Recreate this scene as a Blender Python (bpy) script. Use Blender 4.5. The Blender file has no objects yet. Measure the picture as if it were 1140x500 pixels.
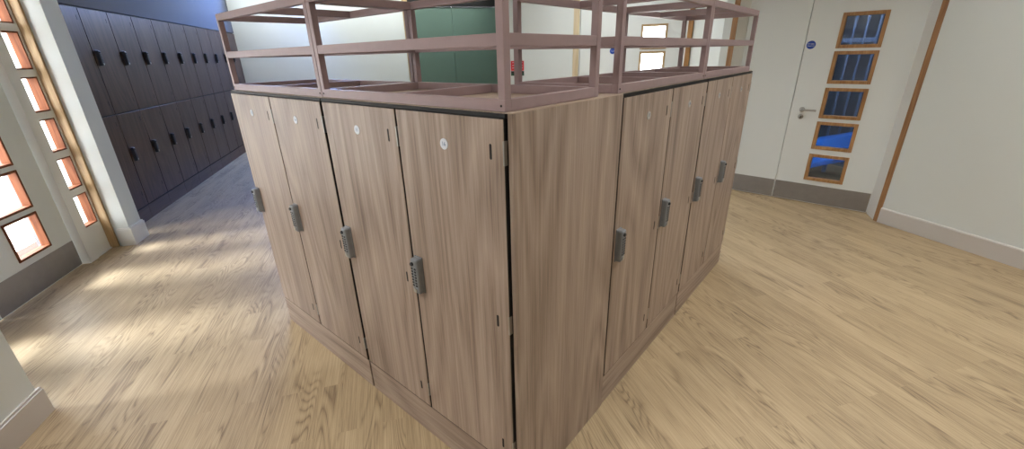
import bpy, bmesh, math, random
from mathutils import Matrix, Vector
random.seed(7)
sc = bpy.context.scene
C = sc.collection
R = math.radians
# ------------------------------------------------------------------ materials
def srgb(r, g, b):
    f = lambda c: (c/255/12.92) if c/255 <= 0.04045 else ((c/255+0.055)/1.055)**2.4
    return (f(r), f(g), f(b), 1.0)
def new_mat(name):
    m = bpy.data.materials.new(name); m.use_nodes = True
    nt = m.node_tree; bs = nt.nodes['Principled BSDF']
    return m, nt, bs
def N(nt, kind, **kw):
    n = nt.nodes.new(kind)
    for k, v in kw.items(): setattr(n, k, v)
    return n
def ramp(nt, stops):
    r = N(nt, 'ShaderNodeValToRGB'); el = r.color_ramp.elements
    while len(el) < len(stops): el.new(0.5)
    for e_, (p, c) in zip(el, stops): e_.position = p; e_.color = c
    return r
def vmath(nt, op, a, b=None):
    n = N(nt, 'ShaderNodeVectorMath', operation=op); L = nt.links
    for i, v in ((0, a), (1, b)):
        if v is None: continue
        if isinstance(v, tuple): n.inputs[i].default_value = v
        else: L.new(v, n.inputs[i])
    return n.outputs[0]
def fmath(nt, op, a, b=0.5):
    n = N(nt, 'ShaderNodeMath', operation=op); L = nt.links
    for i, v in ((0, a), (1, b)):
        if isinstance(v, (int, float)): n.inputs[i].default_value = v
        else: L.new(v, n.inputs[i])
    return n.outputs[0]
def noise(nt, vec, scale=1.0, detail=4, rough=0.55, dist=0.0):
    n = N(nt, 'ShaderNodeTexNoise'); nt.links.new(vec, n.inputs['Vector'])
    n.inputs['Scale'].default_value = scale; n.inputs['Detail'].default_value = detail
    n.inputs['Roughness'].default_value = rough; n.inputs['Distortion'].default_value = dist
    return n.outputs[0]
def plain(name, rgb, rough=0.6, metal=0.0, var=0.06, nscale=6.0, bump=0.0, bscale=80):
    m, nt, bs = new_mat(name); L = nt.links
    tc = N(nt, 'ShaderNodeTexCoord')
    nz = noise(nt, tc.outputs['Object'], nscale, 5)
    c = srgb(*rgb)
    a = tuple(x*(1-var) for x in c[:3])+(1,); b = tuple(min(1, x*(1+var)) for x in c[:3])+(1,)
    r = ramp(nt, [(0.3, a), (0.7, b)]); L.new(nz, r.inputs[0]); L.new(r.outputs[0], bs.inputs['Base Color'])
    bs.inputs['Roughness'].default_value = rough; bs.inputs['Metallic'].default_value = metal
    if bump:
        bn = N(nt, 'ShaderNodeBump'); bn.inputs['Strength'].default_value = bump; bn.inputs['Distance'].default_value = 0.002
        L.new(noise(nt, tc.outputs['Object'], bscale, 3), bn.inputs['Height']); L.new(bn.outputs[0], bs.inputs['Normal'])
    return m
def wood(name, dark, mid, light, axis='Z', rough=0.5, density=1.0, fine=0.5, spec=0.5):
    """laminate / timber with the grain along one local axis"""
    m, nt, bs = new_mat(name); L = nt.links
    tc = N(nt, 'ShaderNodeTexCoord'); oi = N(nt, 'ShaderNodeObjectInfo')
    cb = N(nt, 'ShaderNodeCombineXYZ')
    for i, k in enumerate((31.0, 17.0, 43.0)): L.new(fmath(nt, 'MULTIPLY', oi.outputs['Random'], k), cb.inputs[i])
    v = vmath(nt, 'ADD', tc.outputs['Object'], cb.outputs[0])
    def st(a, b):
        s = [a, a, a]; s['XYZ'.index(axis)] = b
        return vmath(nt, 'MULTIPLY', v, tuple(s))
    wv = N(nt, 'ShaderNodeTexNoise'); L.new(st(2.6*density, 0.40*density), wv.inputs['Vector'])
    wv.inputs['Scale'].default_value = 1.0; wv.inputs['Detail'].default_value = 1.5; wv.inputs['Distortion'].default_value = 0.3
    rings = fmath(nt, 'PINGPONG', fmath(nt, 'MULTIPLY', wv.outputs[0], 26.0), 1.0)
    broad = noise(nt, st(14*density, 0.30*density), 1.0, 3, 0.6)
    streak = noise(nt, st(75*density, 1.6*density), 1.0, 5, 0.7)
    pore = noise(nt, st(260*density, 6*density), 1.0, 2, 0.6)
    s = fmath(nt, 'ADD', fmath(nt, 'MULTIPLY', rings, 0.11), fmath(nt, 'MULTIPLY', broad, 0.26))
    s = fmath(nt, 'ADD', s, fmath(nt, 'MULTIPLY', streak, 0.44*fine/0.5))
    s = fmath(nt, 'ADD', s, fmath(nt, 'MULTIPLY', pore, 0.18))
    r = ramp(nt, [(0.34, srgb(*dark)), (0.48, srgb(*mid)), (0.64, srgb(*light))])
    L.new(s, r.inputs[0]); L.new(r.outputs[0], bs.inputs['Base Color'])
    bs.inputs['Roughness'].default_value = rough
    bs.inputs['Specular IOR Level'].default_value = spec
    bn = N(nt, 'ShaderNodeBump'); bn.inputs['Strength'].default_value = 0.12; bn.inputs['Distance'].default_value = 0.001
    L.new(streak, bn.inputs['Height']); L.new(bn.outputs[0], bs.inputs['Normal'])
    return m
def floor_mat():
    m, nt, bs = new_mat('oak_plank_vinyl'); L = nt.links
    tc = N(nt, 'ShaderNodeTexCoord')
    br = N(nt, 'ShaderNodeTexBrick'); L.new(tc.outputs['Object'], br.inputs['Vector'])
    br.offset = 0.37; br.offset_frequency = 2; br.squash = 1.0
    br.inputs['Color1'].default_value = (0, 0, 0, 1); br.inputs['Color2'].default_value = (1, 1, 1, 1)
    br.inputs['Mortar'].default_value = (0.5, 0.5, 0.5, 1)
    br.inputs['Scale'].default_value = 1.0; br.inputs['Mortar Size'].default_value = 0.0008
    br.inputs['Brick Width'].default_value = 0.92; br.inputs['Row Height'].default_value = 0.102
    bw = N(nt, 'ShaderNodeRGBToBW'); L.new(br.outputs['Color'], bw.inputs[0])
    cb = N(nt, 'ShaderNodeCombineXYZ')
    for i, k in enumerate((57.0, 23.0, 91.0)): L.new(fmath(nt, 'MULTIPLY', bw.outputs[0], k), cb.inputs[i])
    v = vmath(nt, 'ADD', tc.outputs['Object'], cb.outputs[0])
    wv = noise(nt, vmath(nt, 'MULTIPLY', v, (0.9, 7.0, 1.0)), 1.0, 1.5, 0.5, 0.35)
    rings = fmath(nt, 'PINGPONG', fmath(nt, 'MULTIPLY', wv, 42.0), 1.0)
    rings = fmath(nt, 'POWER', rings, 2.2)
    streak = noise(nt, vmath(nt, 'MULTIPLY', v, (3.4, 210.0, 1.0)), 1.0, 5, 0.7)
    broad = noise(nt, vmath(nt, 'MULTIPLY', v, (0.7, 9.0, 1.0)), 1.0, 3, 0.6)
    mask = noise(nt, vmath(nt, 'MULTIPLY', v, (1.1, 5.0, 1.0)), 1.3, 2, 0.5)
    mr = ramp(nt, [(0.42, (0, 0, 0, 1)), (0.62, (1, 1, 1, 1))]); L.new(mask, mr.inputs[0])
    rg = fmath(nt, 'MULTIPLY', rings, mr.outputs[0])
    s = fmath(nt, 'ADD', fmath(nt, 'MULTIPLY', streak, 0.46), fmath(nt, 'MULTIPLY', broad, 0.10))
    s = fmath(nt, 'SUBTRACT', s, fmath(nt, 'MULTIPLY', rg, 0.13))
    s = fmath(nt, 'ADD', s, fmath(nt, 'MULTIPLY', bw.outputs[0], 0.05))
    r = ramp(nt, [(0.17, srgb(*FLOOR_D)), (0.30, srgb(*FLOOR_M)), (0.42, srgb(*FLOOR_L))])
    L.new(s, r.inputs[0]); L.new(r.outputs[0], bs.inputs['Base Color'])
    bs.inputs['Roughness'].default_value = 0.5; bs.inputs['Specular IOR Level'].default_value = 0.75
    bn = N(nt, 'ShaderNodeBump'); bn.inputs['Strength'].default_value = 0.15; bn.inputs['Distance'].default_value = 0.001
    L.new(streak, bn.inputs['Height']); L.new(bn.outputs[0], bs.inputs['Normal'])
    return m
def glass_mat(name, tint=(1, 1, 1, 1), refl=0.08):
    m = bpy.data.materials.new(name); m.use_nodes = True; nt = m.node_tree; nt.nodes.clear(); L = nt.links
    out = N(nt, 'ShaderNodeOutputMaterial'); mix = N(nt, 'ShaderNodeMixShader')
    tr = N(nt, 'ShaderNodeBsdfTransparent'); gl = N(nt, 'ShaderNodeBsdfGlossy'); fr = N(nt, 'ShaderNodeLayerWeight')
    tr.inputs[0].default_value = tint; gl.inputs['Roughness'].default_value = 0.03; fr.inputs[0].default_value = 0.5
    L.new(fmath(nt, 'ADD', fmath(nt, 'MULTIPLY', fmath(nt, 'POWER', fr.outputs['Facing'], 5.0), 0.8), refl*0.5), mix.inputs[0]); L.new(tr.outputs[0], mix.inputs[1]); L.new(gl.outputs[0], mix.inputs[2]); L.new(mix.outputs[0], out.inputs[0])
    return m
FLOOR_D, FLOOR_M, FLOOR_L = (124, 103, 76), (173, 151, 117), (195, 174, 139)
M = {}
M['floor'] = floor_mat()
M['laminate'] = wood('warm_grey_walnut_laminate', (112, 94, 82), (154, 135, 121), (180, 162, 148), 'Z', 0.42)
M['laminate_h'] = wood('warm_grey_walnut_laminate_level', (112, 94, 82), (154, 135, 121), (180, 162, 148), 'X', 0.42)
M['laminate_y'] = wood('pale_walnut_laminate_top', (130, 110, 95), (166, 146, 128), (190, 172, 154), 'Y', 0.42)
M['dark_laminate'] = wood('dimmed_walnut_laminate', (54, 38, 33), (74, 55, 48), (92, 72, 63), 'Z', 0.34, 1.0, 0.5, 0.3)  # locker wood darkened in its colour to hold the dim corridor light
M['dimmed_laminate_h'] = wood('dimmed_walnut_laminate_level', (54, 38, 33), (74, 55, 48), (92, 72, 63), 'X', 0.4)
M['oak'] = wood('varnished_oak_lipping', (122, 86, 52), (154, 112, 72), (178, 134, 92), 'Z', 0.45, 1.4)
M['oak_orange'] = wood('orange_hardwood_bead', (88, 48, 28), (114, 66, 40), (136, 84, 54), 'Z', 0.6, 1.6, 0.5, 0.2)
M['oak_pale'] = wood('pale_oak_frame', (146, 118, 82), (176, 148, 108), (196, 170, 130), 'Z', 0.5, 1.4)
M['oak_cream'] = wood('cream_oak_frame', (180, 158, 122), (204, 186, 152), (220, 204, 174), 'Z', 0.5, 1.4)
M['oak_bead'] = wood('oak_glazing_bead', (130, 92, 54), (168, 124, 78), (192, 150, 104), 'Z', 0.45, 1.6)
M['black'] = plain('black_carcass_board', (13, 13, 13), 0.6)
M['steel_paint'] = plain('mauve_painted_steel_tube', (152, 130, 131), 0.42, 0.0, 0.05, 20, 0.05)
M['wall'] = plain('white_emulsion_plaster', (218, 223, 220), 0.85, 0, 0.015, 1.2, 0.08, 60)
M['door_white'] = plain('white_door_laminate', (226, 230, 228), 0.5, 0, 0.01, 1.0)
M['trim_white'] = plain('white_gloss_paint', (226, 226, 222), 0.35, 0, 0.01, 2.0)
M['skirting'] = plain('shaded_white_skirting_paint', (204, 199, 194), 0.35, 0, 0.01, 2.0)  # white skirting paint greyed, its shade put into the colour
M['dimmed_bulkhead'] = plain('dimmed_grey_bulkhead', (96, 98, 101), 0.8, 0, 0.02, 1.0)  # grey deepened, with the corridor's poor light put into the colour
M['ceiling'] = plain('white_ceiling_paint', (232, 232, 230), 0.9, 0, 0.01, 1.0)
M['kick'] = plain('brushed_steel_kick_plate', (150, 146, 144), 0.42, 0.55, 0.05, 14)
M['chrome'] = plain('satin_steel', (176, 176, 172), 0.28, 1.0, 0.03, 20)
M['lock_grey'] = plain('grey_lock_casting', (134, 138, 142), 0.35, 0.2, 0.05, 60)
M['lock_grey_shaded'] = plain('shaded_grey_lock_casting', (74, 76, 80), 0.4, 0.2, 0.05, 60)  # same lock casting, darkened in colour for the corridor shade
M['lock_dark'] = plain('dark_grey_lock_button', (44, 46, 50), 0.4, 0.1)
M['dark_slot'] = plain('dark_slot_liner', (20, 17, 16), 0.7)
M['disc_white'] = plain('white_plastic_disc', (212, 217, 226), 0.35, 0, 0.01)
M['disc_grey'] = plain('grey_plastic_disc', (176, 174, 170), 0.35, 0, 0.01)
M['disc_ink'] = plain('blue_grey_print', (88, 118, 152), 0.5)
M['blue_sign'] = plain('blue_sign_enamel', (22, 66, 160), 0.35, 0, 0.02)
M['sign_white'] = plain('white_sign_print', (235, 238, 240), 0.5, 0, 0.01)
M['green_paint'] = plain('dark_green_door_paint', (94, 118, 106), 0.55, 0, 0.04, 2)
M['red_print'] = plain('red_sign_print', (214, 52, 62), 0.5)
M['green_print'] = plain('dark_green_sign_print', (24, 74, 52), 0.5)
M['black_print'] = plain('black_sign_print', (24, 24, 26), 0.5)
M['blue_vinyl'] = plain('blue_vinyl_upholstery', (52, 112, 205), 0.45, 0, 0.05, 4)
M['blue_grey'] = plain('blue_grey_painted_metal', (112, 130, 162), 0.5, 0, 0.03)
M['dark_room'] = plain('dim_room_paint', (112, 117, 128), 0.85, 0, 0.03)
M['paving'] = plain('pale_outdoor_paving', (208, 200, 190), 0.9, 0, 0.05, 3)
M['terracotta'] = plain('terracotta_outdoor_step', (74, 40, 26), 0.9, 0, 0.05, 5)
M['glass'] = glass_mat('clear_pane_glass')
M['glass_dark'] = glass_mat('tinted_pane_glass', (0.62, 0.66, 0.72, 1))
# ------------------------------------------------------------------ mesh helpers
class MB:
    """collects boxes, tubes and discs into one mesh"""
    def __init__(s): s.bm = bmesh.new(); s.mats = []
    def mi(s, m):
        if m is None: m = s.mats[0] if s.mats else None
        if m not in s.mats: s.mats.append(m)
        return s.mats.index(m)
    def _fin(s, faces, m):
        k = s.mi(m)
        for f in faces: f.material_index = k
    def box(s, x0, x1, y0, y1, z0, z1, m=None, bev=0.0, seg=2):
        tmp = bmesh.new()
        bmesh.ops.create_cube(tmp, size=1.0)
        for v in tmp.verts:
            v.co = Vector(((x0+x1)/2+v.co.x*(x1-x0), (y0+y1)/2+v.co.y*(y1-y0), (z0+z1)/2+v.co.z*(z1-z0)))
        if bev > 0: bmesh.ops.bevel(tmp, geom=tmp.edges[:], offset=bev, segments=seg, affect='EDGES', profile=0.5)
        s.add(tmp, m); return s
    def add(s, tmp, m=None, mtx=None):
        k = s.mi(m); vm = {}
        for v in tmp.verts: vm[v] = s.bm.verts.new(mtx @ v.co if mtx else v.co)
        for f in tmp.faces:
            try: nf = s.bm.faces.new([vm[v] for v in f.verts]); nf.material_index = k; nf.smooth = f.smooth
            except ValueError: pass
        tmp.free()
    def cyl(s, p, axis, r, h, m=None, seg=24, bev=0.0, r2=None):
        tmp = bmesh.new()
        bmesh.ops.create_cone(tmp, cap_ends=True, segments=seg, radius1=r, radius2=r if r2 is None else r2, depth=h)
        if bev > 0:
            ed = [e_ for e_ in tmp.edges if all(abs(abs(v.co.z)-h/2) < 1e-6 for v in e_.verts) and len(e_.link_faces) == 2]
            ed = [e_ for e_ in ed if any(len(f.verts) > 4 for f in e_.link_faces)]
            bmesh.ops.bevel(tmp, geom=ed, offset=bev, segments=2, affect='EDGES', profile=0.5)
        q = Vector((0, 0, 1)).rotation_difference(Vector(axis)).to_matrix().to_4x4()
        s.add(tmp, m, Matrix.Translation(Vector(p)) @ q); return s
    def prism(s, pts, z0, z1, m=None):
        tmp = bmesh.new()
        a = [tmp.verts.new((x, y, z0)) for x, y in pts]; b = [tmp.verts.new((x, y, z1)) for x, y in pts]
        n_ = len(pts)
        tmp.faces.new(a[::-1]); tmp.faces.new(b)
        for i in range(n_): tmp.faces.new((a[i], a[(i+1) % n_], b[(i+1) % n_], b[i]))
        bmesh.ops.recalc_face_normals(tmp, faces=tmp.faces[:])
        s.add(tmp, m); return s
    def tube(s, pts, r, m=None, seg=14):
        tmp = bmesh.new(); rings = []
        P = [Vector(p) for p in pts]
        for i, p in enumerate(P):
            d = (P[min(i+1, len(P)-1)]-P[max(i-1, 0)]).normalized()
            up = Vector((0, 0, 1)) if abs(d.z) < 0.9 else Vector((1, 0, 0))
            a = d.cross(up).normalized(); b = a.cross(d)
            rings.append([tmp.verts.new(p+a*math.cos(t)*r+b*math.sin(t)*r) for t in [2*math.pi*k/seg for k in range(seg)]])
        for r0, r1 in zip(rings, rings[1:]):
            for k in range(seg): f = tmp.faces.new((r0[k], r0[(k+1) % seg], r1[(k+1) % seg], r1[k])); f.smooth = True
        tmp.faces.new(rings[0][::-1]); tmp.faces.new(rings[-1])
        bmesh.ops.recalc_face_normals(tmp, faces=tmp.faces[:])
        s.add(tmp, m); return s
    def text(s, body, size, centre, m, extrude=0.0004, mirror=False):
        """lettering standing in the local xz plane, read from -y"""
        cu = bpy.data.curves.new('lettering', 'FONT'); cu.body = body; cu.size = size; cu.align_x = 'CENTER'; cu.align_y = 'CENTER'; cu.extrude = extrude
        o = bpy.data.objects.new('lettering', cu); C.objects.link(o)
        dg = bpy.context.evaluated_depsgraph_get(); me = bpy.data.meshes.new_from_object(o.evaluated_get(dg))
        tmp = bmesh.new(); tmp.from_mesh(me)
        mt = Matrix.Translation(Vector(centre)) @ (Matrix.Rotation(math.pi, 4, 'Z') if mirror else Matrix()) @ Matrix.Rotation(math.pi/2, 4, 'X')
        s.add(tmp, m, mt)
        C.objects.unlink(o); bpy.data.objects.remove(o); bpy.data.curves.remove(cu); bpy.data.meshes.remove(me)
        return s
    def build(s, name, mat=None, parent=None, loc=None, rz=None, smooth=False):
        me = bpy.data.meshes.new(name); s.bm.to_mesh(me); s.bm.free()
        mats = [mat if k is None else k for k in s.mats] or [mat]
        for k in mats: me.materials.append(k)
        if smooth:
            for p in me.polygons: p.use_smooth = True
            try: me.set_sharp_from_angle(angle=R(40))
            except Exception: pass
        o = bpy.data.objects.new(name, me); C.objects.link(o)
        if parent is not None: o.parent = parent
        if loc is not None: o.location = loc
        if rz is not None: o.rotation_euler = (0, 0, rz)
        return o
def thing(name, label, cat, loc=(0, 0, 0), rz=0, group=None):
    o = bpy.data.objects.new(name, None); C.objects.link(o); o.empty_display_size = 0.1
    o.location = loc; o.rotation_euler = (0, 0, rz); tag(o, label, cat, group); return o
def tag(o, label=None, cat=None, group=None, kind=None):
    if label: o['label'] = label
    if cat: o['category'] = cat
    if group: o['group'] = group
    if kind: o['kind'] = kind
    return o
def struct(o, label, cat):
    return tag(o, label, cat, None, 'structure')
def copy_tree(o, parent=None):
    c = o.copy(); C.objects.link(c)
    if parent is not None: c.parent = parent
    for ch in list(o.children): copy_tree(ch, c)
    return c
class Frame:
    """a wall: x runs along it, y points into the room, z up"""
    def __init__(s, ox, oy, deg): s.o = (ox, oy); s.a = R(deg)
    def p(s, x, y, z=0.0):
        c, k = math.cos(s.a), math.sin(s.a)
        return Vector((s.o[0]+x*c-y*k, s.o[1]+x*k+y*c, z))
    def put(s, mb, name, mat, x=0, y=0, z=0, parent=None):
        return mb.build(name, mat, parent, s.p(x, y, z), s.a)
TH = 33.5
E_ = Vector((-math.cos(R(TH)), math.sin(R(TH)), 0)); N_ = Vector((math.sin(R(TH)), math.cos(R(TH)), 0))
def en(e, n, z=0.0): return E_*e + N_*n + Vector((0, 0, z))
LEFT = Frame(0, 0, -TH)            # x = -e, y = n
RIGHT = Frame(0, 0, 180-TH)        # x = e,  y = -n
ENDW = Frame(0, 0, 270-TH-0)       # x = -n, y = -e
DR = Frame(-0.00625, 4.74375, 177.107)   # leaves beside the right wall, x = leftwards
DF = Frame(-1.19823, 5.65680, 207.0)     # leaves at the far corner, x = leftwards
CEIL = 3.45
# ------------------------------------------------------------------ camera
f_px, yaw, pit, rol = 467.0912, 0.7101, -0.3836, -0.0260
rt = Vector((math.cos(yaw), math.sin(yaw), 0))
fw = Vector((-math.sin(yaw)*math.cos(pit), math.cos(yaw)*math.cos(pit), math.sin(pit)))
up = rt.cross(fw)
rr = rt*math.cos(rol)+up*math.sin(rol); uu = -rt*math.sin(rol)+up*math.cos(rol)
cd = bpy.data.cameras.new('camera'); cam = bpy.data.objects.new('camera', cd); C.objects.link(cam)
cd.sensor_width = 36; cd.sensor_fit = 'HORIZONTAL'; cd.lens = 36*f_px/1140; cd.clip_start = 0.02
mw = Matrix((( rr.x, uu.x, -fw.x, 0.72323), (rr.y, uu.y, -fw.y, -0.84158), (rr.z, uu.z, -fw.z, 1.63126), (0, 0, 0, 1)))
cam.matrix_world = mw; sc.camera = cam
# ------------------------------------------------------------------ the setting: floor, ceiling, walls
o = MB().box(-4.6, 9.9, -6.0, 3.3, -0.12, 0.0).build('floor', M['floor'], None, (0, 0, 0), R(180-TH))
struct(o, 'pale oak plank vinyl floor running through the whole locker room', 'floor')
CL = MB().box(-4.6, 9.9, -8.0, 3.5, CEIL, CEIL+0.15).build('ceiling', M['ceiling'], None, (0, 0, 0), R(180-TH))
struct(CL, 'plain white ceiling above the lockers', 'ceiling')
def lwall(name, e0, e1, n0, n1, z0, z1, mat, label, cat='wall'):
    o = MB().box(-e1, -e0, n0, n1, z0, z1).build(name, mat, None, (0, 0, 0), LEFT.a); return struct(o, label, cat)
def skirting(name, fr, x0, x1, y, label, h=0.15, th=0.018, mat=None):
    """a board with a rounded-over top edge, standing out th from the wall face at y"""
    mb = MB(); tmp = bmesh.new()
    prof = [(0, 0), (th, 0), (th, h-0.012), (th-0.005, h-0.003), (th-0.010, h), (0, h)]
    a = [tmp.verts.new((x0, y+py, pz)) for py, pz in prof]; b = [tmp.verts.new((x1, y+py, pz)) for py, pz in prof]
    k = len(prof); tmp.faces.new(a); tmp.faces.new(b[::-1])
    for i in range(k): tmp.faces.new((a[i], b[i], b[(i+1) % k], a[(i+1) % k]))
    bmesh.ops.recalc_face_normals(tmp, faces=tmp.faces[:]); mb.add(tmp)
    o = fr.put(mb, name, mat or M['skirting']); return struct(o, label, 'skirting')
# right wall and the wall behind the viewer
o = RIGHT.put(MB().box(-4.4, 1.655, -4.45, -4.27, 0, CEIL), 'wall_right', M['wall']); struct(o, 'plain white plaster wall at the right with a white skirting, its shade put into the colour', 'wall')
skirting('baseboard_right', RIGHT, -4.4, 1.655, -4.27, 'white painted skirting along the foot of the right wall')
o = RIGHT.put(MB().box(-4.55, -4.4, -4.45, 2.35, 0, CEIL), 'wall_back', M['wall']); struct(o, 'plain white wall behind the viewer', 'wall')
# near left wall, its end stops short of the glazed doors
lwall('wall_near_left', -4.4, 1.184-0.018, -3.25, -2.150, 0, CEIL, M['wall'], 'white wall end at the bottom left corner beside the glazed doors')
o = MB()
o.box(-1.184, 4.4, -2.150, -2.132, 0, 0.138).box(-1.184, 4.4, -2.150, -2.140, 0.138, 0.15).box(-1.184, -1.166, -3.02, -2.15, 0, 0.138).box(-1.176, -1.166, -3.02, -2.15, 0.138, 0.15)
o = o.build('baseboard_near_left', M['skirting'], None, (0, 0, 0), LEFT.a); struct(o, 'white skirting around the foot of the near left wall end', 'skirting')
# wall over and under the left doorway: lintel
lwall('wall_left', 1.0, 3.58, -3.25, -2.97, 2.42, CEIL, M['wall'], 'white wall above the glazed double doors on the left')
# pillar between the doors and the dark lockers
lwall('wall_pillar', 3.58, 3.80, -3.25, -2.83, 0, CEIL, M['wall'], 'white pillar between the glazed doors and the dark lockers')
o = MB().box(-3.818, -3.562, -2.83, -2.812, 0, 0.165).box(-3.580, -3.562, -2.93, -2.83, 0, 0.165).box(-3.818, -3.80, -3.02, -2.83, 0, 0.165)
for a_ in ((-3.812, -3.568, -2.83, -2.818, 0.165, 0.178), (-3.58, -3.568, -2.93, -2.83, 0.165, 0.178), (-3.812, -3.80, -3.02, -2.83, 0.165, 0.178)): o.box(*a_)
o = o.build('baseboard_pillar', M['trim_white'], None, (0, 0, 0), LEFT.a); struct(o, 'white skirting wrapped around the foot of the pillar', 'skirting')
# bulkhead and wall behind the dark lockers
lwall('wall_bulkhead', 3.80, 9.36, -3.66, -3.04, 2.175, CEIL, M['dimmed_bulkhead'], 'grey bulkhead above the row of dark lockers')
lwall('wall_locker_back', 3.80, 9.36, -3.72, -3.66, 0, CEIL, M['dimmed_bulkhead'], 'wall behind the row of dark lockers')
# end wall with green doors, opening above for the added clerestory window
GN0, GN1, GN2 = 0.425, 1.385, 2.46      # green leaves along n
def ewall(name, n0, n1, z0, z1, label, mat=None, d=0.16):
    o = ENDW.put(MB().box(-n1, -n0, -9.36-d, -9.36, z0, z1), name, mat or M['wall']); return struct(o, label, 'wall')
ewall('wall_end', -3.75, GN0-0.12, 0, 2.90, 'white end wall of the corridor beside the green doors')
ewall('wall_end_right', GN2+0.10, 3.2, 0, 2.90, 'white strip of end wall right of the green doors')
ewall('wall_end_lintel', GN0-0.12, GN2+0.10, 2.86, 2.90, 'white wall band above the green doors')
ewall('wall_end_top', -3.75, 3.2, 3.34, CEIL, 'top band of the white end wall')
ewall('wall_end_pier', 0.4, 3.2, 2.90, 3.34, 'upper part of the white end wall over the green doors')
# ------------------------------------------------------------------ doors with a ladder of small panes
PZ = [(0.262, 0.553), (0.607, 0.898), (0.934, 1.241), (1.281, 1.590), (1.616, 1.937)]
def leaf(name, label, fr, x0, x1, y, panes, top, kick, mats, frame_w=0.030, deep=0.0, bead=M['oak_bead'], th=0.05, glass=None, lining=None):
    """door leaf: x0..x1 along the wall, front face at y; panes = (px0, px1, [(z0, z1), ...]) or None"""
    w = x1-x0; mb = MB()
    bev = 0
    if panes:
        p0, p1, zs = panes; p0 -= x0; p1 -= x0
        mb.box(0, p0, -th, 0, 0.006, top).box(p1, w, -th, 0, 0.006, top)
        lo = 0.006
        for z0, z1 in zs: mb.box(p0, p1, -th, 0, lo, z0); lo = z1
        mb.box(p0, p1, -th, 0, lo, top)
    else: mb.box(0, w, -th, 0, 0.006, top)
    d = fr.put(mb, name, mats, x0, y); struct(d, label, 'door')
    if panes:
        for z0, z1 in zs:
            f = MB(); fw_ = frame_w; yb = -th-deep; yf = 0.007
            f.box(p0, p0+fw_, yb, yf, z0, z1, None, 0.003).box(p1-fw_, p1, yb, yf, z0, z1, None, 0.003)
            f.box(p0+fw_, p1-fw_, yb, yf, z0, z0+fw_, None, 0.003).box(p0+fw_, p1-fw_, yb, yf, z1-fw_, z1, None, 0.003)
            fo = f.build('pane_frame', bead, d)
            MB().box(p0+fw_-0.002, p1-fw_+0.002, yb+0.010, yb+0.016, z0+fw_-0.002, z1-fw_+0.002).build('pane', glass or M['glass'], fo)
    if kick:
        k = MB().box(0.004, w-0.004, 0, 0.0025, 0.012, kick, None, 0.0006); k.build('kick_plate', M['kick'], d)
    return d
def lever(d, x, z, sgn):
    mb = MB(); mb.cyl((x, 0.005, z), (0, 1, 0), 0.027, 0.010, None, 28, 0.002)
    mb.tube([(x, 0.008, z), (x, 0.035, z), (x+sgn*0.004, 0.047, z), (x+sgn*0.014, 0.053, z), (x+sgn*0.05, 0.055, z), (x+sgn*0.135, 0.055, z-0.002)], 0.0095)
    mb.build('lever_handle', M['chrome'], d, smooth=True)
    mb = MB(); mb.cyl((x, 0.004, z-0.075), (0, 1, 0), 0.025, 0.008, None, 28, 0.002); mb.box(x-0.003, x+0.003, 0.0075, 0.0088, z-0.09, z-0.062, M['dark_slot'])
    mb.build('keyhole_plate', M['chrome'], d, smooth=True)
def keep_shut(d, x, z):
    mb = MB(); mb.cyl((x, 0.001, z), (0, 1, 0), 0.040, 0.002, M['blue_sign'], 40)
    mb.text('Fire door', 0.0150, (x, 0.0021, z+0.009), M['sign_white'], 0.0003, True)
    mb.text('keep shut', 0.0150, (x, 0.0021, z-0.009), M['sign_white'], 0.0003, True)
    o = mb.build('round_sign', M['blue_sign'], d); o['label'] = 'blue round sign reading Fire door keep shut'
# --- right hand pair (door plane DR, x = leftwards)
DY = 0.0
d = leaf('door_1', 'wide white door leaf on the right with five dark panes and a steel lever', DR, -0.880, -0.003, DY, (-0.622, -0.268, PZ), 2.30, 0.212, M['door_white'], 0.032, 0, M['oak_bead'], glass=M['glass_dark'])
lever(d, 0.880-0.107, 1.012, -1); keep_shut(d, 0.880-0.057, 1.655)
MB().box(0.862, 0.8755, 0.0002, 0.0012, 0.012, 2.29).build('edge_seal', M['door_white'], d)
d = leaf('door_2', 'narrow plain white door leaf with no panes left of the lever', DR, 0.003, 0.578, DY, None, 2.30, 0.212, M['door_white'])
# jambs: white reveals run forward from the leaves, oak lipping on their tips
def jamb(name, pts, z1, mat, label, cat='door frame'):
    mb = MB().prism(pts, 0, z1); o = mb.build(name, mat); return struct(o, label, cat)
def v2(v): return (v.x, v.y)
tipR = en(1.701, 4.272)
def quad(a, b, back, name, mat, label, z1=2.45, cat='door frame'):
    """vertical board between plan points a and b, extruded to plan points back"""
    return jamb(name, [v2(a), v2(b), v2(back[1]), v2(back[0])], z1, mat, label, cat)
jr0 = DR.p(-0.885, -0.05)
quad(DR.p(-0.885, 0.0), en(1.701, 4.272), (jr0, en(1.62, 4.46)), 'trim_1', M['trim_white'], 'white door reveal right of the wide door leaf', CEIL)
quad(en(1.701, 4.266), en(1.655, 4.262), (en(1.701, 4.30), en(1.655, 4.30)), 'trim_2', M['oak'], 'brown oak lipping strip between the right wall and its door reveal', CEIL)
LY = 0.10     # the lipped jamb tips stand this far in front of the leaves
quad(DR.p(0.583, 0.0), DR.p(0.659, LY), (DR.p(0.583, -0.06), DR.p(0.70, -0.06)), 'trim_3', M['trim_white'], 'white door reveal left of the narrow door leaf', CEIL)
quad(DR.p(0.659, LY+0.004), DR.p(0.716, LY+0.004), (DR.p(0.659, LY-0.03), DR.p(0.716, LY-0.03)), 'trim_4', M['oak'], 'brown oak lipping strip left of the narrow door leaf, behind the cage', CEIL)
p_ = [DR.p(0.70, LY-0.002), DR.p(0.80, LY-0.002), DF.p(0.27, LY), DF.p(0.27, -0.15), DR.p(0.70, -0.25)]
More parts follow.
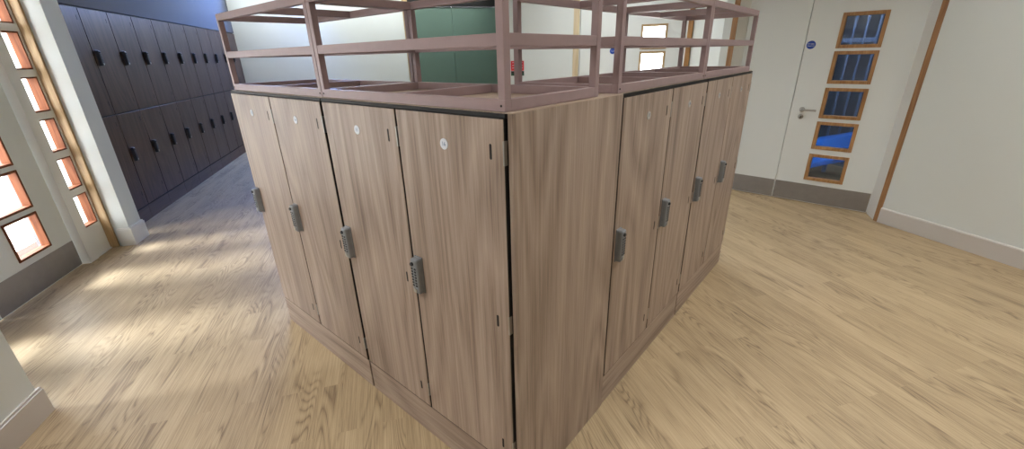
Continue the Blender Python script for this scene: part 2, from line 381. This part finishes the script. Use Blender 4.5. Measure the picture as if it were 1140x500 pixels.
o = MB().prism([v2(a) for a in p_], 0, CEIL).build('wall_pier', M['wall']); struct(o, 'white wall pier between the two door openings, behind the cage', 'wall')
# lintels over both pairs
o = DR.put(MB().box(-0.98, 0.75, -0.25, 0.0, 2.31, CEIL), 'wall_lintel_right', M['wall']); struct(o, 'white wall above the right hand doors', 'wall')
o = DF.put(MB().box(0.25, 1.90, -0.25, 0.0, 2.31, CEIL), 'wall_lintel_far', M['wall']); struct(o, 'white wall above the far corner doors', 'wall')
# --- far corner pair (plane DF, x = leftwards): bright panes
d = leaf('door_3', 'white door leaf with bright panes at the far corner, seen through the cage', DF, 0.355, 1.207, 0, (0.588, 0.939, [(a+0.046, b+0.046) for a, b in PZ]), 2.30, 0.212, M['door_white'], 0.030, 0, M['oak_pale'])
d = leaf('door_4', 'narrow plain white far corner door leaf, seen through the cage', DF, 1.213, 1.775, 0, None, 2.30, 0.212, M['door_white'])
keep_shut(d, 1.311-1.213, 1.652)
quad(DF.p(0.350, 0.0), DF.p(0.345, LY), (DF.p(0.350, -0.06), DF.p(0.25, -0.06)), 'trim_5', M['trim_white'], 'white reveal right of the far corner doors', CEIL)
quad(DF.p(0.345, LY+0.004), DF.p(0.282, LY+0.004), (DF.p(0.345, LY-0.03), DF.p(0.282, LY-0.03)), 'trim_6', M['oak_bead'], 'brown wood strip right of the far corner doors, seen through the cage', CEIL)
quad(DF.p(1.780, 0.0), DF.p(1.785, LY), (DF.p(1.780, -0.06), DF.p(1.88, -0.06)), 'trim_7', M['trim_white'], 'white reveal left of the far corner doors', CEIL)
quad(DF.p(1.785, LY+0.004), DF.p(1.868, LY+0.004), (DF.p(1.785, LY-0.03), DF.p(1.868, LY-0.03)), 'trim_8', M['oak_cream'], 'pale wood strip left of the far corner doors, seen through the cage', CEIL)
wl = DF.p(2.815, LY); we = en(9.40, 2.64)
p_ = [DF.p(1.866, LY), wl, we, we+Vector((0.1, 0.25, 0)), DF.p(2.6, -0.35), DF.p(1.866, -0.15)]
o = MB().prism([v2(a) for a in p_], 0, CEIL).build('wall_far', M['wall']); struct(o, 'white wall carrying the red and green notice, left of the far corner doors', 'wall')
def stop(name, fr, x0, x1, label, z1=2.34, y=-0.052):  # stops added behind the leaves to block light through the gaps
    o = fr.put(MB().box(x0, x1, y-0.03, y, 0, z1), name, M['trim_white']); return struct(o, label, 'door frame')
stop('trim_16', DF, 1.745, 1.84, 'door stop at the left edge of the far corner doors'); stop('trim_17', DF, 1.18, 1.24, 'meeting stop of the far corner doors'); stop('trim_18', DF, 0.27, 0.385, 'door stop at the right edge of the far corner doors')
stop('trim_19', DR, -0.93, -0.85, 'door stop at the right edge of the wide door leaf'); stop('trim_20', DR, -0.03, 0.03, 'meeting stop between the right hand doors'); stop('trim_21', DR, 0.55, 0.62, 'door stop at the left edge of the narrow door leaf')
stop('trim_22', ENDW, -GN1-0.04, -GN1+0.04, 'meeting stop between the green doors', 2.66, -9.452)
# fire notice on that wall
nt_ = thing('fire_notice', 'small red and green notice on the far white wall behind the cage', 'sign', DF.p(2.688, LY+0.002), DF.a)
MB().box(-0.100, 0.100, 0, 0.004, 1.342, 1.550, None, 0.001).build('board', M['sign_white'], nt_)
mb = MB().box(-0.100, 0.100, 0.004, 0.0048, 1.412, 1.550)
for z in (1.527, 1.488, 1.452): mb.box(-0.080, 0.080, 0.0048, 0.0054, z-0.003, z+0.003, M['sign_white'])
mb.build('red_panel', M['red_print'], nt_)
MB().box(-0.100, 0.100, 0.004, 0.0048, 1.378, 1.408).build('black_band', M['black_print'], nt_)
mb = MB().box(-0.100, 0.100, 0.004, 0.0048, 1.342, 1.378); mb.box(-0.03, 0.03, 0.0048, 0.0054, 1.357, 1.362, M['sign_white'])
mb.build('green_panel', M['green_print'], nt_)
# --- green doors in the end wall (x = -n)
d = leaf('door_5', 'left dark green door leaf in the end wall', ENDW, -GN1+0.004, -GN0, -9.40, None, 2.66, None, M['green_paint'])
d = leaf('door_6', 'right dark green door leaf in the end wall', ENDW, -GN2, -GN1-0.004, -9.40, None, 2.66, None, M['green_paint'])
def eframe(name, n0, n1, z0, z1, mat, label, e0=9.345, e1=9.46):
    o = ENDW.put(MB().box(-n1, -n0, -e1, -e0, z0, z1, None, 0.003), name, mat); return struct(o, label, 'door frame')
eframe('trim_9', GN0-0.118, GN0-0.005, 0, 2.86, M['oak_pale'], 'pale wood frame left of the green doors')
eframe('trim_10', GN2+0.005, GN2+0.10, 0, 2.86, M['oak_pale'], 'pale wood frame right of the green doors')
eframe('trim_11', GN0-0.005, GN2+0.005, 2.665, 2.86, M['black'], 'dark panel above the green doors', 9.37, 9.46)
# clerestory window added out of view, for the blue light on the dark lockers
w = thing('window_3', 'high clerestory window added out of view in the end wall, for blue light', 'window', ENDW.p(1.65, -9.36), ENDW.a); tag(w, kind='structure')
mb = MB(); W2 = 1.95
mb.box(-2.05, W2, -0.12, 0.01, 2.90, 2.94).box(-2.05, W2, -0.12, 0.01, 3.30, 3.34)
for x in (-2.05, -1.05, -0.05, 0.95, W2-0.04): mb.box(x, x+0.04, -0.12, 0.01, 2.94, 3.30)
mb.build('window_frame', M['trim_white'], w); MB().box(-2.03, W2-0.02, -0.07, -0.064, 2.92, 3.32).build('pane', M['glass'], w)
# --- glazed doors on the left (LEFT frame, x = -e)
PL = [(0.284, 0.583), (0.619, 0.916), (0.952, 1.249), (1.285, 1.582), (1.618, 1.915)]
leaf('door_7', 'glazed door leaf at the left edge with bright panes and dark kick plate', LEFT, -3.205, -2.313, -3.06, (-2.980, -2.640, PL), 2.40, 0.235, M['door_white'], 0.018, 0.0, M['oak_orange'])
leaf('door_8', 'other glazed door leaf, nearer and out of the frame', LEFT, -2.307, -1.415, -3.06, (-1.980, -1.640, PL), 2.40, 0.235, M['door_white'], 0.018, 0.0, M['oak_orange'])
PS = [(0.283, 0.577), (0.633, 0.907), (0.963, 1.234), (1.290, 1.562), (1.618, 1.899), (1.955, 2.24)]
def sidelight(name, label, x0, x1, p0, p1):
    w = x1-x0; mb = MB(); a, b = p0-x0, p1-x0
    mb.box(0, a, -0.075, 0, 0, 2.42).box(b, w, -0.075, 0, 0, 2.42); lo = 0
    for z0, z1 in PS: mb.box(a, b, -0.075, 0, lo, z0); lo = z1
    mb.box(a, b, -0.075, 0, lo, 2.42)
    d = LEFT.put(mb, name, M['trim_white'], x0, -3.02); struct(d, label, 'window')
    for z0, z1 in PS:
        f = MB(); t = 0.012
        f.box(a, a+t, -0.075, -0.008, z0, z1).box(b-t, b, -0.075, -0.008, z0, z1).box(a+t, b-t, -0.075, -0.008, z0, z0+t).box(a+t, b-t, -0.075, -0.008, z1-t, z1)
        fo = f.build('pane_frame', M['oak_orange'], d)
        MB().box(a+t-0.002, b-t+0.002, -0.070, -0.064, z0+t-0.002, z1-t+0.002).build('pane', M['glass'], fo)
    return d
sidelight('window_1', 'narrow sidelight of stacked bright panes beside the left door', -3.562, -3.325, -3.545, -3.335)
sidelight('window_2', 'matching sidelight at the near end of the glazed doors, out of the frame', -1.29, -1.02, -1.285, -1.075)
def lbox(name, e0, e1, n0, n1, z0, z1, mat, label, cat='door frame', bev=0.003):
    o = MB().box(-e1, -e0, n0, n1, z0, z1, None, bev).build(name, mat, None, (0, 0, 0), LEFT.a); return struct(o, label, cat)
lbox('trim_12', 3.212, 3.327, -3.17, -3.0, 0, 2.42, M['trim_white'], 'white post between the left door leaf and its sidelight')
lbox('trim_13', 1.295, 1.408, -3.17, -3.0, 0, 2.42, M['trim_white'], 'white post at the near end of the glazed doors')
lbox('trim_14', 3.558, 3.606, -3.10, -2.955, 0, 2.42, M['oak_pale'], 'pale brown wood strip between the sidelight and the pillar')
lbox('trim_15', 1.0, 3.60, -3.20, -2.985, 2.405, 2.425, M['trim_white'], 'white head of the glazed doors')
# small foot board under the sidelight
lbox('baseboard_sidelight', 3.330, 3.556, -3.02, -3.008, 0, 0.012, M['trim_white'], 'thin white bead under the sidelight', 'skirting', 0.002)
# --- outdoors beyond the glazed doors, and the dim room beyond the right hand doors
o = MB().box(-4.6, 9.9, 4.3, 12.0, -0.16, -0.04).build('terrace', M['paving'], None, (0, 0, 0), R(180-TH)); struct(o, 'bright pale paving outside the glazed doors', 'ground')
o = MB().box(-1.0, 5.5, 3.25, 3.9, -0.16, -0.012).build('terracotta_step', M['terracotta'], None, (0, 0, 0), R(180-TH)); struct(o, 'terracotta step outside the glazed doors', 'ground')
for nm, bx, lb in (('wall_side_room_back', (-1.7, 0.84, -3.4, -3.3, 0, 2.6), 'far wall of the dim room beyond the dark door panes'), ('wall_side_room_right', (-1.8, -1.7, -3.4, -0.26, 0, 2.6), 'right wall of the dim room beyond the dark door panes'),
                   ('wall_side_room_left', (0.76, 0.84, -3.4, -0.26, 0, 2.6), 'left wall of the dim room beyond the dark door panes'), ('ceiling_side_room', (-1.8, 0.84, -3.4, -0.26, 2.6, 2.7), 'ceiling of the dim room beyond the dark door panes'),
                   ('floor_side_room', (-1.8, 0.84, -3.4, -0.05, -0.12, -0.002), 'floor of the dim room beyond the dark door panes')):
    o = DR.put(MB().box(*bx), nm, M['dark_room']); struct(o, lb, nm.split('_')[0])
d = thing('reflection_bars', 'blue grey bars beyond the dark door panes, standing in for a reflection', 'screen', DR.p(-0.189, -2.3), DR.a)  # bars added in place of a reflection in the panes
for x in (-0.198, -0.066, 0.066, 0.198): MB().box(x-0.013, x+0.013, -0.02, 0.02, 0, 2.1, None, 0.003).build('upright', M['blue_grey'], d)
MB().box(-0.198, 0.198, -0.016, 0.016, 1.68, 1.735, None, 0.003).build('rail', M['blue_grey'], d)
MB().box(-0.198, 0.198, -0.016, 0.016, 2.07, 2.11, None, 0.003).build('rail', M['blue_grey'], d)
d = thing('bench', 'blue upholstered bench seen low behind the fourth dark door pane', 'bench', DR.p(-0.10, -0.45), DR.a+math.atan2(-0.70, -0.28))
MB().box(0.0, 1.25, -0.10, 0.0, 0.30, 0.625, None, 0.03).build('backrest', M['blue_vinyl'], d)
MB().box(0.0, 1.25, 0.0, 0.36, 0.22, 0.33, None, 0.03).build('seat', M['blue_vinyl'], d)
for x in (0.06, 1.15):
    for y in (-0.06, 0.28): MB().box(x, x+0.04, y, y+0.04, -0.002, 0.24).build('leg', M['blue_grey'], d)
# ------------------------------------------------------------------ lockers
def lock_mesh(cast):
    mb = MB(); w, h, dp = 0.040, 0.146, 0.030
    mb.box(-w/2, w/2, -dp, 0, -h/2, h/2, cast, 0.009, 3)
    mb.box(-w/2-0.002, w/2+0.002, -0.006, 0, -h/2-0.002, h/2+0.002, cast, 0.002)
    for r_ in range(7):
        for c_ in (-0.0085, 0.0085): mb.box(c_-0.0048, c_+0.0048, -dp-0.0022, -dp+0.001, 0.034-r_*0.0118-0.0036, 0.034-r_*0.0118+0.0036, M['lock_dark'], 0.001, 1)
    mb.cyl((-0.004, -dp-0.003, 0.054), (0, 1, 0), 0.0075, 0.008, M['lock_dark'], 18, 0.001)
    mb.cyl((0.0, -dp-0.0015, -0.056), (0, 1, 0), 0.009, 0.004, M['chrome'], 20, 0.001)
    return mb
def door_part(parent, x0, x1, z0, z1, mat, number, lock_z, slots, hinge=True, disc=True, lock_x=0.034, cast=None, dmat=None):
    cast = cast or M['lock_grey']; dmat = dmat or M['disc_white']
    w = x1-x0
    d = MB().box(0.0015, w-0.0015, 0, 0.0030, z0+0.0015, z1-0.0015, mat, 0.0008, 1).box(0, w, 0.0022, 0.019, z0, z1, M['black']).build('door', mat, parent, (x0, 0, 0))
    lock_mesh(cast).build('code_lock', cast, d, (lock_x, 0, lock_z))
    for z in slots:
        mb = MB(); s_ = 0.0042
        mb.box(w-0.050-s_, w-0.050+s_, -0.0006, 0.001, z-0.018, z+0.018)
        for q in (-0.018, 0.018): mb.cyl((w-0.050, 0.0002, z+q), (0, 1, 0), s_, 0.0016, None, 14)
        mb.build('hinge_slot', M['dark_slot'], d)
        if hinge: MB().box(w-0.0035, w+0.0025, -0.0022, 0.012, z-0.034, z+0.034, None, 0.001, 1).build('hinge', M['chrome'], d)
    if disc:
        mb = MB().cyl((0, -0.0008, 0), (0, 1, 0), 0.0172, 0.0022, dmat, 36, 0.0005)
        if number: mb.text(number, 0.018, (0, -0.0021, 0), M['disc_ink'], 0.0002)
        mb.build('number_disc', dmat, d, (w/2-0.005, 0, 1.385))
    return d
H = 1.4885
def island_unit(label, loc, rz, W, nums, D=0.645, end=False, dmat=None):
    t = thing('locker_unit', label, 'locker', loc, rz, 'two door walnut laminate lockers of the corner block')
    xr = W-0.018 if end else W-0.003
    MB().box(0.003, xr, 0.021, D, 0.004, H).build('carcass', M['black'], t)
    MB().box(0.003, xr, 0.003, 0.021, 1.4785, H).build('top_rail', M['black'], t)
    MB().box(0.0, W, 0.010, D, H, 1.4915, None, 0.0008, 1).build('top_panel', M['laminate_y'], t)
    MB().box(0.005, xr-0.002, 0.004, 0.021, 0.0, 0.1715, M['laminate_h'], 0.001).box(0.006, xr-0.003, 0.005, 0.021, 0.171, 0.1745, M['black']).build('plinth', M['laminate_h'], t)  # black strip on top holds the shade of the gap under the doors
    if end: MB().box(W-0.017, W, 0.012, D, 0.0, H, None, 0.001).build('end_panel', M['laminate'], t)
    hi = W-0.0215 if end else W-0.007
    door_part(t, 0.007, W/2-0.0035, 0.181, 1.4760, M['laminate'], nums[0], 0.868, (0.280, 0.826, 1.384), dmat=dmat)
    door_part(t, W/2+0.0035, hi, 0.181, 1.4760, M['laminate'], nums[1], 0.868, (0.280, 0.826, 1.384), dmat=dmat)
    return t
island_unit('nearest two door locker unit at the corner, with the wide wood end panel', (-1.004, 0, 0), 0, 1.004, ('15', '16'), end=True)
island_unit('left locker unit of the pale front facing the glazed doors, furthest from the corner', (-2.020, 0, 0), 0, 1.012, ('13', '14'))
island_unit('right side locker unit next to the wide wood end panel', (0, 0.6475, 0), R(90), 0.989, ('17', '18'), dmat=M['disc_grey'])
island_unit('right side locker unit at the far end, nearest the white fire doors', (0, 0.6475+0.990, 0), R(90), 0.989, ('19', '20'), dmat=M['disc_grey'])
# ------------------------------------------------------------------ mauve steel cages on the lockers
def cage(label, loc, rz, L_, D_=0.488):
    t = thing('steel_cage', label, 'cage', loc, rz, 'open mauve steel cages on top of the lockers')
    s = 0.025; hr = 0.031; mat = M['steel_paint']; b = 0.0015
    for x, y in ((0, 0), (L_-s, 0), (0, D_-s), (L_-s, D_-s)): MB().box(x, x+s, y, y+s, hr, 0.3395, None, b).build('post', mat, t)
    for nm, z, cross in (('base_rail', 0.0005, True), ('middle_rail', 0.161, False), ('top_rail', 0.3395, True)):
        if cross:
            MB().box(0, L_, 0, s, z, z+hr, None, b).build(nm, mat, t); MB().box(0, L_, D_-s, D_, z, z+hr, None, b).build(nm, mat, t)
            y0, y1 = s, D_-s; xs = (0, L_/2-s/2, L_-s)
        else:
            for y in (0, D_-s): MB().box(s, L_-s, y+0.001, y+s-0.001, z, z+hr, None, b).build(nm, mat, t)
            y0, y1 = s, D_-s; xs = (0.001, L_-s-0.001)
        for k, x in enumerate(xs): MB().box(x, x+s, y0, y1, z, z+hr, None, b).build('cross_rail' if (cross and k == 1) else nm, mat, t)
    for x in (0.014, L_-0.014):
        MB().cyl((x, -0.0006, 0.0155), (0, 1, 0), 0.0032, 0.002, None, 12).build('bolt_hole', M['dark_slot'], t)
    return t
ZT = 1.4918
cage('mauve steel cage above the nearest corner locker unit', (-1.000, 0.012, ZT), 0, 0.977)
cage('mauve steel cage at the left end of the block', (-1.980, 0.012, ZT), 0, 0.977)
cage('mauve steel cage on the right side next to the corner cage', (-0.010, 0.618, ZT), R(90), 0.965)
cage('mauve steel cage at the far right end of the block', (-0.010, 1.587, ZT), R(90), 0.965)
# ------------------------------------------------------------------ tall dark lockers along the corridor
def dark_locker(label, loc, rz, w=0.489, D=0.5):
    t = thing('tall_locker', label, 'locker', loc, rz, 'dark two tier lockers along the left corridor')
    m = M['dark_laminate']
    MB().box(0.001, w-0.001, 0.021, D, 0.004, 2.172).build('carcass', M['black'], t)
    MB().box(0.001, w-0.001, 0.006, 0.021, 0.0, 0.150, M['dimmed_laminate_h'], 0.001).box(0.002, w-0.002, 0.007, 0.021, 0.1495, 0.153, M['black']).build('plinth', M['dimmed_laminate_h'], t)  # black strip on top darkens the gap, standing in for shade
    door_part(t, 0.0035, w-0.0035, 0.162, 1.148, m, None, 0.722, (0.30, 1.06), False, False, 0.052, M['lock_grey_shaded'])
    door_part(t, 0.0035, w-0.0035, 1.158, 2.158, m, None, 1.703, (1.27, 2.07), False, False, 0.052, M['lock_grey_shaded'])
    return t
ords = ['partly hidden by the white pillar, first of the dark row', 'second from the white pillar', 'third from the white pillar', 'fourth from the white pillar', 'fifth from the white pillar', 'sixth from the white pillar', 'seventh from the white pillar', 'fifth from the end wall', 'fourth from the end wall', 'third from the end wall', 'next to last before the end wall', 'last of the dark row, against the end wall']
t0 = None
for k in range(11):
    lab = 'tall dark locker, '+(ords[k] if k < 7 else ords[k+1])
    if t0 is None: t0 = dark_locker(lab, en(3.957, -3.035), R(180-TH)); t = t0
    else: t = copy_tree(t0); t.location = en(3.957+0.489*k, -3.035); t['label'] = lab
# ------------------------------------------------------------------ light
def area(name, loc, target, sx, sy, power, col=(1, 1, 1)):
    l = bpy.data.lights.new(name, 'AREA'); l.shape = 'RECTANGLE'; l.size = sx; l.size_y = sy; l.energy = power; l.color = col
    o = bpy.data.objects.new(name, l); C.objects.link(o); o.location = loc
    o.rotation_euler = (Vector(target)-Vector(loc)).to_track_quat('-Z', 'Y').to_euler(); return o
sl = bpy.data.lights.new('sun', 'SUN'); sl.energy = SUN if 'SUN' in globals() else 10.0; sl.angle = R(15); sl.color = (0.84, 0.91, 1.0)
so = bpy.data.objects.new('sun', sl); C.objects.link(so)
el = R(45); dirv = N_*math.cos(el)+Vector((0, 0, -math.sin(el)))
so.rotation_euler = dirv.to_track_quat('-Z', 'Y').to_euler(); so.location = en(2.5, -9, 8)
wd = bpy.data.worlds.new('world'); sc.world = wd; wd.use_nodes = True
bg = wd.node_tree.nodes['Background']; bg.inputs[0].default_value = (0.92, 0.96, 1.0, 1); bg.inputs[1].default_value = 15.0
area('ceiling_panel_near', en(-0.8, 1.2, CEIL-0.03), en(-0.8, 1.2, 0), 1.2, 1.2, 25, (1.0, 0.985, 0.96)).data.spread = R(125)
area('ceiling_panel_right', en(0.2, 3.0, CEIL-0.03), en(0.2, 3.0, 0), 1.2, 0.6, 26, (1.0, 0.985, 0.96)).data.spread = R(125)
area('ceiling_panel_far', en(4.0, 2.3, CEIL-0.03), en(4.0, 2.3, 0), 1.0, 1.0, 24, (0.97, 0.99, 1.0)).data.spread = R(112)
o = area('end_wall_fill', en(8.75, -0.6, CEIL-0.05), en(9.36, -0.6, 1.7), 5.4, 0.15, 36, (0.97, 1.0, 0.98)); o.data.spread = R(100)  # added lamp to brighten the end wall, no fitting known there
area('left_front_fill', en(-0.4, -1.9, CEIL-0.03), en(-0.4, -1.9, 0), 0.4, 0.4, 36, (1.0, 0.97, 0.95)).data.spread = R(125)  # added lamp to lift the light on the front of the corner block
o = area('clerestory_blue_fill', en(9.46, -2.1, 3.12), en(8.1, -2.7, 1.3), 2.6, 0.36, 130, (0.13, 0.32, 1.0)); o.data.spread = R(120)  # added lamp behind the clerestory pane, throws blue onto the dark lockers
area('side_room_fill', DR.p(-0.2, -1.6, 2.5), DR.p(-0.2, -1.6, 0), 0.6, 0.6, 17, (0.8, 0.9, 1.0))  # added lamp, keeps the closed side room from going black
# ------------------------------------------------------------------ view
vs = sc.view_settings
sc.display_settings.display_device = 'sRGB'
vs.view_transform = 'Standard'; vs.look = 'None'; vs.gamma = 1; vs.use_curve_mapping = False; vs.exposure = 0.15
sc.cycles.use_denoising = True
sc.cycles.max_bounces = 10; sc.cycles.diffuse_bounces = 6; sc.cycles.transparent_max_bounces = 16
